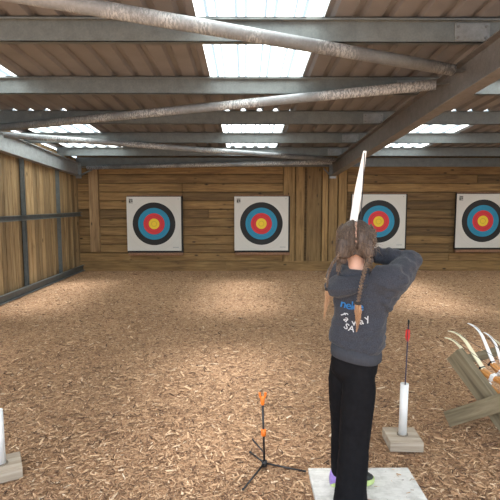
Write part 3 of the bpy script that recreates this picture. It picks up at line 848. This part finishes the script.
for nm, w0, e0, r0 in (('cuff', WR_R, EL_R, .034), ('cuff', WR_L, EL_L, .033)):
    dd = (e0-w0).normalized(); bm = nb()
    rings = []
    fr = dd.orthogonal().normalized(); gg = dd.cross(fr)
    for q, r in ((-.010, r0), (.0, r0+.004), (.03, r0+.009), (.03, r0), (-.010, r0-.006)):
        rings.append([w0+dd*q+fr*r*math.cos(a)+gg*r*math.sin(a) for a in [2*PI*i/20 for i in range(20)]])
    loft(bm, rings+[rings[0]], cap=False); obj(nm, bm, M['rib'], hood_o, True, base=PB)
# ribbed hem band
bm = nb(); rings = []
for dz, g in ((-.052, .0), (-.048, .004), (-.02, .006), (.012, .0), (.012, -.012), (-.052, -.008)):
    rings.append(ring((.571,2.425,.806+dz), .124+g, .108+g, PHI+.1, 48, 2.4, -.11))
loft(bm, rings+[rings[0]], cap=False)
obj('hem_band', bm, M['rib'], hood_o, True, base=PB)
# hood lying on the upper back, heavier to the left
bm = nb(); NC = Vector((.572, 2.44, 0)); rings = []
NT = 40
for k in range(NT+1):
    th = math.radians(-142 + 284*k/NT)          # 0 = straight back, negative = to the left
    dirv = (-FW)*math.cos(th) + RT*math.sin(th)
    wgt = max(0, math.cos((th+math.radians(42))/1.35))**1.2
    drop = .035 + .080*wgt; out = .022 + .030*wgt; R0 = .060+.040*wgt
    zt = 1.228 - .042*wgt - .012*(1-wgt)
    prof = [(R0-.016, zt-.075), (R0-.006, zt-.014), (R0+.010, zt), (R0+.022, zt-.008), (R0+.030+out*.6, zt-.035-drop*.15), (R0+.030+out*.85, zt-drop*.55), (R0+.026+out*.65, zt-drop*.88), (R0+.010+out*.2, zt-drop), (R0-.02, zt-drop*.9)]
    rings.append([NC + dirv*r + UP*z for r, z in prof])
loft(bm, rings)
def hood_wr(co, nrm): return nrm*(.004*noise.noise(Vector((co.x*13, co.y*13, co.z*13)))+.002*noise.noise(Vector((co.x*34, co.y*34, co.z*20))))
hood = union('hood', bm, M['hoodie'], hood_o, .005, 4, base=PB, disp=hood_wr)

# --- printed words on the back, laid on the cloth
dg = bpy.context.evaluated_depsgraph_get(); dg.update()
def bvh_of(o):
    me = o.data; return BVHTree.FromPolygons([v.co + PB for v in me.vertices], [tuple(p.vertices) for p in me.polygons])
BV = [bvh_of(hood_o), bvh_of(hood)]
eye = Vector((0, 0, H_CAM))
def print_text(name, glyphs, mat):
    """glyphs: (character, px, py, size, turn) - each letter laid square onto the cloth where it stands"""
    bm = nb()
    for ch, px, py, size, turn in glyphs:
        cu = bpy.data.curves.new('t', 'FONT'); cu.body = ch; cu.size = size; cu.align_x = 'CENTER'; cu.align_y = 'CENTER'
        cu.offset = size*.012; cu.resolution_u = 3
        to = bpy.data.objects.new('t', cu); COL.objects.link(to)
        dgx = bpy.context.evaluated_depsgraph_get(); me = bpy.data.meshes.new_from_object(to.evaluated_get(dgx))
        bpy.data.objects.remove(to)
        a, b = ray(px, py); dv = Vector((a, 1, b)).normalized()
        hit, nn, _, _ = BV[0].ray_cast(eye, dv)
        if hit is None: continue
        n = Vector((-.05, -1, .02)).normalized(); xr = Vector((1, -.05, 0)).normalized(); yr = n.cross(xr).normalized()
        xr = yr.cross(n)
        tb = bmesh.new(); tb.from_mesh(me); bmesh.ops.triangulate(tb, faces=tb.faces)
        bmesh.ops.subdivide_edges(tb, edges=tb.edges, cuts=1)
        ct, st = math.cos(turn), math.sin(turn); idx = {}
        for v in tb.verts:
            x, y = v.co.x*ct - v.co.y*st, v.co.x*st + v.co.y*ct
            p = hit + xr*x + yr*y + n*.12
            h2, n2, _, _ = BV[0].ray_cast(p, -n)
            idx[v.index] = bm.verts.new((h2 + n*.0016) if h2 else hit + xr*x + yr*y)
        for f in tb.faces:
            try: bm.faces.new([idx[v.index] for v in f.verts])
            except ValueError: pass
        tb.free(); bpy.data.meshes.remove(me)
    ex = bmesh.ops.solidify(bm, geom=bm.faces[:], thickness=-.0006)
    return obj(name, bm, mat, hood_o, base=PB)
print_text('blue_lettering', [('n', 343.4, 304.0, .056, -.18), ('e', 348.6, 305.6, .056, -.14), ('l', 352.2, 306.0, .056, -.1), ('e', 355.6, 306.8, .056, -.06), ('e', 360.8, 307.0, .056, .0)], M['blueprint'])['label'] = 'blue printed word'
print_text('white_lettering', [('f', 343.8, 314.2, .046, -1.0), ('a', 346.6, 319.2, .046, -.65), ('w', 355.2, 322.6, .046, .05), ('a', 361.2, 321.4, .048, .28), ('y', 366.8, 318.0, .048, .45),
    ('S', 346.4, 326.6, .042, -.5), ('A', 351.4, 328.8, .042, -.2)], M['whiteprint'])['label'] = 'white printed words'

# --- hair: cap with a centre parting, two plaits, loose wisps
bm = nb(); lons = []
for k in range(96):
    lons.append(-PI + 2*PI*k/96)
lons = sorted(set([round(x, 5) for x in lons] + [round(-PI/2 + q, 5) for q in (-.06,-.045,-.035,-.028,-.02,-.012,-.006,0,.006,.012,.02,.028,.035,.045,.06)]))
NLAT = 60; rings = []
def hair_r(lon, lat):
    d = Vector((math.cos(lon)*math.cos(lat), math.sin(lon)*math.cos(lat), math.sin(lat)))
    rx, ry, rz = .0985, .105, .100
    if d.z < 0: rz = .118
    r = 1/math.sqrt((d.x/rx)**2 + (d.y/ry)**2 + (d.z/rz)**2)
    face = max(0, min(1, (d.y-.30)/.14)) * max(0, min(1, (.62-d.z)/.14))
    low = max(0, min(1, (-.84+.22*max(0, 1-abs(d.x)/.42)-d.z)/.1))
    r -= .034*max(face, low)
    w = d*9
    r += .0022*noise.noise(Vector((w.x*2.5, w.y*2.5, w.z*1.0))) + .0016*noise.noise(Vector((math.atan2(d.x, -d.y)*14, d.z*2.5, 4)))
    if d.y < .35:
        ax = abs(d.x*r + .0008*math.sin(d.z*17))
        if d.z > -.55 and ax < .009: r -= .017*(1-ax/.009)**.5
        # soft swell of each side
        r += .003*math.sin(min(1, ax/.06)*PI)
    return d*r
for j in range(1, NLAT):
    lat = -PI/2 + PI*j/NLAT
    rings.append([hd(*(hair_r(l, lat) + Vector((0, -.006, .018)))) for l in lons])
loft(bm, rings)
# hair swept down from each side of the nape into the plaits
for s_, q in ((-1, 1.0), (1, .8)):
    tube(bm, smooth_path([hd(s_*.055,-.070,.02), hd(s_*.062,-.078,-.03), hd(s_*.064,-.072,-.065), hd(s_*.072,-.070,-.095)], 5), [.036*q]*5+[.036*q]*5+[.027*q]*5+[.015], 14)
def hair_d(co, nrm):
    l = co - HC; x = l.dot(HR)
    return nrm*(.0022*noise.noise(Vector((math.atan2(x, .12-l.z)*26, l.z*7, 1))) + .0012*noise.noise(Vector((co.x*120, co.y*120, co.z*40))))
hair = union('hair', bm, M['hair'], person, .003, 1, base=PB, disp=hair_d)

def plait(path, r0, r1, name, lab, tail, tail_r, period=.050):
    P = smooth_path(path, 14); L = [0]
    for a, b in zip(P, P[1:]): L.append(L[-1]+(b-a).length)
    # resample
    N = max(60, int(L[-1]/.0022)); Q = []
    for k in range(N+1):
        s = L[-1]*k/N; i = 0
        while i < len(L)-2 and L[i+1] < s: i += 1
        t = (s-L[i])/max(1e-9, L[i+1]-L[i]); Q.append(P[i].lerp(P[i+1], t))
    bm = nb(); back = Vector((-.1, -1, .1)).normalized()
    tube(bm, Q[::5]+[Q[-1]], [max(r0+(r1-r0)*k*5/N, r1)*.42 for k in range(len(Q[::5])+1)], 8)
    sp, sg = .004, 1
    while sp < L[-1]-.003:
        f = sp/L[-1]; k = min(N-1, int(N*f)); R = r0+(r1-r0)*f
        tan = (Q[min(k+3,N)]-Q[max(k-3,0)]).normalized(); side = tan.cross(back).normalized(); bk = side.cross(tan).normalized()
        u = (tan*.80 - side*sg*.60).normalized(); v = bk.cross(u).normalized()
        ellipsoid(bm, Q[k]+side*(sg*R*.46)+bk*(R*.12), (R*1.0, R*.40, R*.72), Matrix((u, v, bk)).transposed(), 12, 8)
        sp += R*.78; sg = -sg
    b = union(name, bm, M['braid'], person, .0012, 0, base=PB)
    e = Q[-1]; tan = (Q[-1]-Q[-6]).normalized(); bm = nb()
    tube(bm, [e-tan*.006, e-tan*.003, e+tan*.006, e+tan*.009], [r1*1.2,r1*1.75,r1*1.75,r1*1.2], 14); obj('hair_tie', bm, M['tie'], b, True, base=PB)
    bm = nb(); T = smooth_path([e]+list(tail), 8)
    n = len(T); core = [tail_r*(.45+.75*math.sin(PI*min(1, (k/(n-1))*1.1+.10)))*(1-.35*(k/(n-1))**2) for k in range(n)]
    tube(bm, T, [max(.0012, c*.62*(1-.9*(k/(n-1))**1.5)) for k, c in enumerate(core)], 10, flat=.7)
    rr = random.Random(int(e.x*1e4))
    for q in range(46):
        a = rr.random()*2*PI; m = rr.uniform(.45, 1.1)
        pts = [p + Vector((math.cos(a), .6*math.sin(a), 0))*(c*m) + Vector((rr.gauss(0,.0016), rr.gauss(0,.0012), 0)) for p, c in zip(T, core)]
        cut = rr.randint(int(n*.7), n); pts = pts[:cut]
        tube(bm, pts, [max(.0005, .0020*(1-(k/len(pts))*.8)) for k in range(len(pts))], 5)
    tl = obj('braid_tail', bm, M['blonde'], b, True, base=PB); tl['label'] = 'blonde loose end'
    return b
plait([hd(.066,.030,.088), hd(.086,-.012,.066), hd(.089,-.050,.036), hd(.080,-.082,.002), at(369,258,2.345), at(367,263,2.325), at(363.5,275,2.285), at(360.5,288,2.262), at(358,303,2.258)],
      .0135, .0092, 'braid', None, [at(358.5,312,2.262), at(358,322,2.268), at(356.5,332,2.274)], .0135)
plait([hd(-.066,.030,.088), hd(-.086,-.012,.066), hd(-.089,-.050,.036), hd(-.080,-.082,.002), at(338.5,256,2.365), at(336,259,2.372), at(331.5,266,2.375), at(328,276,2.385), at(327,289,2.39)],
      .0105, .0062, 'braid', None, [at(327.5,298,2.39), at(325.5,308,2.392), at(324,319,2.394)], .010)
# wisps of flyaway hair: one uncountable part
bm = nb(); rr = random.Random(5)
for q in range(420):
    lon = -PI/2 + rr.gauss(0, 1.25); lat = rr.uniform(-.35, 1.3)
    p = hair_r(lon, lat)*.985; d = p.normalized()
    if d.y > .2 and d.z < .75: continue
    tng = d.cross(Vector((rr.gauss(0,1), rr.gauss(0,1), rr.gauss(0,1)))).normalized()
    tng = (tng*.8 + Vector((0,-.2,-.6))).normalized(); ln = rr.uniform(.02, .075); lift = rr.uniform(.05, .45)
    pts = [p, p+tng*ln*.35+d*ln*lift*.4, p+tng*ln*.7+d*ln*lift*.55+Vector((0,0,-.004)), p+tng*ln+d*ln*lift*.5+Vector((0,0,-.014))]
    pts = [hd(*(v+Vector((0,-.006,.018)))) for v in pts]
    tube(bm, pts, [.0009,.0008,.0007,.0004], 3)
for q in range(60):
    s = rr.choice((-1, -1, 1)); p = Vector((s*.062, -.05+rr.gauss(0,.02), -.07+rr.gauss(0,.02)))
    e = p+Vector((s*rr.uniform(.0,.03)-.004, rr.gauss(0,.015)-.01, -rr.uniform(.03,.09)))
    m_ = (p+e)/2+Vector((s*rr.uniform(0,.02), -.01, .0))
    tube(bm, [hd(*v) for v in smooth_path([p, m_, e], 3)], .0009, 3)
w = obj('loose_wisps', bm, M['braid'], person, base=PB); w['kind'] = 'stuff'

# --- the bow being drawn
bow = thing('recurve_bow', GRIP, 'white limbed bow held upright by the archer at full draw', 'bow')
tip_up = at(361.8, 152.5, 2.93); ax = (tip_up-GRIP).normalized()
bwd = Vector((HAND_R.x-GRIP.x, HAND_R.y-GRIP.y, 0)).normalized(); bwd = (bwd-ax*bwd.dot(ax)).normalized(); sd = ax.cross(bwd)
half = (tip_up-GRIP).length
def BP(s, y, x=0): return GRIP + ax*s + bwd*y + sd*x
bm = nb(); rings = []
for z, w, d, y in [(-.185,.018,.007,.006), (-.16,.021,.014,.0), (-.12,.019,.024,-.004), (-.07,.015,.028,-.008), (-.035,.0115,.022,.0), (0,.012,.022,.004), (.035,.0115,.020,-.004), (.07,.012,.026,-.010), (.12,.018,.024,-.006), (.16,.021,.014,.0), (.185,.018,.007,.006)]:
    rings.append([BP(z, y+d*math.sin(a), w*math.cos(a)) for a in [2*PI*i/16 for i in range(16)]])
loft(bm, rings); obj('riser', bm, M['riser'], bow, True, base=GRIP)
tips = []
for sg in (1, -1):
    bm = nb(); rings = []; N = 24
    for k in range(N+1):
        t = k/N; w = .0235*(1-.22*t) if t < .55 else .0235*(.879-(t-.55)*1.1); th = .0055-.003*t
        y = .05*t + .10*t*t - .16*max(0, t-.65)**2
        s = .13+(half-.13)*t
        rings.append([BP(sg*s, y+b*th, a*w) for a, b in ((-1,-1), (1,-1), (1,1), (-1,1))])
    loft(bm, rings); obj('limb', bm, M['limb_white'], bow, base=GRIP); tips.append(BP(sg*(half-.012), .05+.10-.16*.1225+.004, 0))
hook = WR_R + (HAND_R-WR_R).normalized()*.088 + Vector((0,.0,0))
bm = nb(); tube(bm, [tips[0]+bwd*.004, hook, tips[1]+bwd*.004], .003, 6); obj('string', bm, M['bstring'], bow, True, base=GRIP)

# ------------------------------------------------------------------ daylight
wd = bpy.data.worlds.new('sky'); S.world = wd; wd.use_nodes = True
nt = wd.node_tree; bg = nt.nodes['Background']
sky = nt.nodes.new('ShaderNodeTexSky'); sky.sky_type = 'NISHITA'; sky.sun_disc = False
sky.sun_elevation = math.radians(48); sky.sun_rotation = math.radians(200); sky.dust_density = 4; sky.air_density = 1.2
mx = nt.nodes.new('ShaderNodeMix'); mx.data_type = 'RGBA'; mx.inputs[0].default_value = .82
nt.links.new(sky.outputs[0], mx.inputs[6]); mx.inputs[7].default_value = (5.6, 6.5, 7.3, 1)   # thin bright cloud
nt.links.new(mx.outputs[2], bg.inputs[0]); bg.inputs[1].default_value = .42
sun_d = bpy.data.lights.new('sun', 'SUN'); sun_d.energy = 34.0; sun_d.angle = math.radians(22); sun_d.color = (.97, .985, 1)
sun = bpy.data.objects.new('sun', sun_d); COL.objects.link(sun); sun.location = (-3, -6, 12)
sun.rotation_euler = Euler((math.radians(-7), math.radians(5), 0))

S.view_settings.view_transform = 'Standard'; S.view_settings.look = 'None'
S.view_settings.gamma = 1; S.view_settings.use_curve_mapping = False
S.view_settings.exposure = 0.0
S.cycles.max_bounces = 10; S.cycles.diffuse_bounces = 6; S.cycles.transmission_bounces = 8
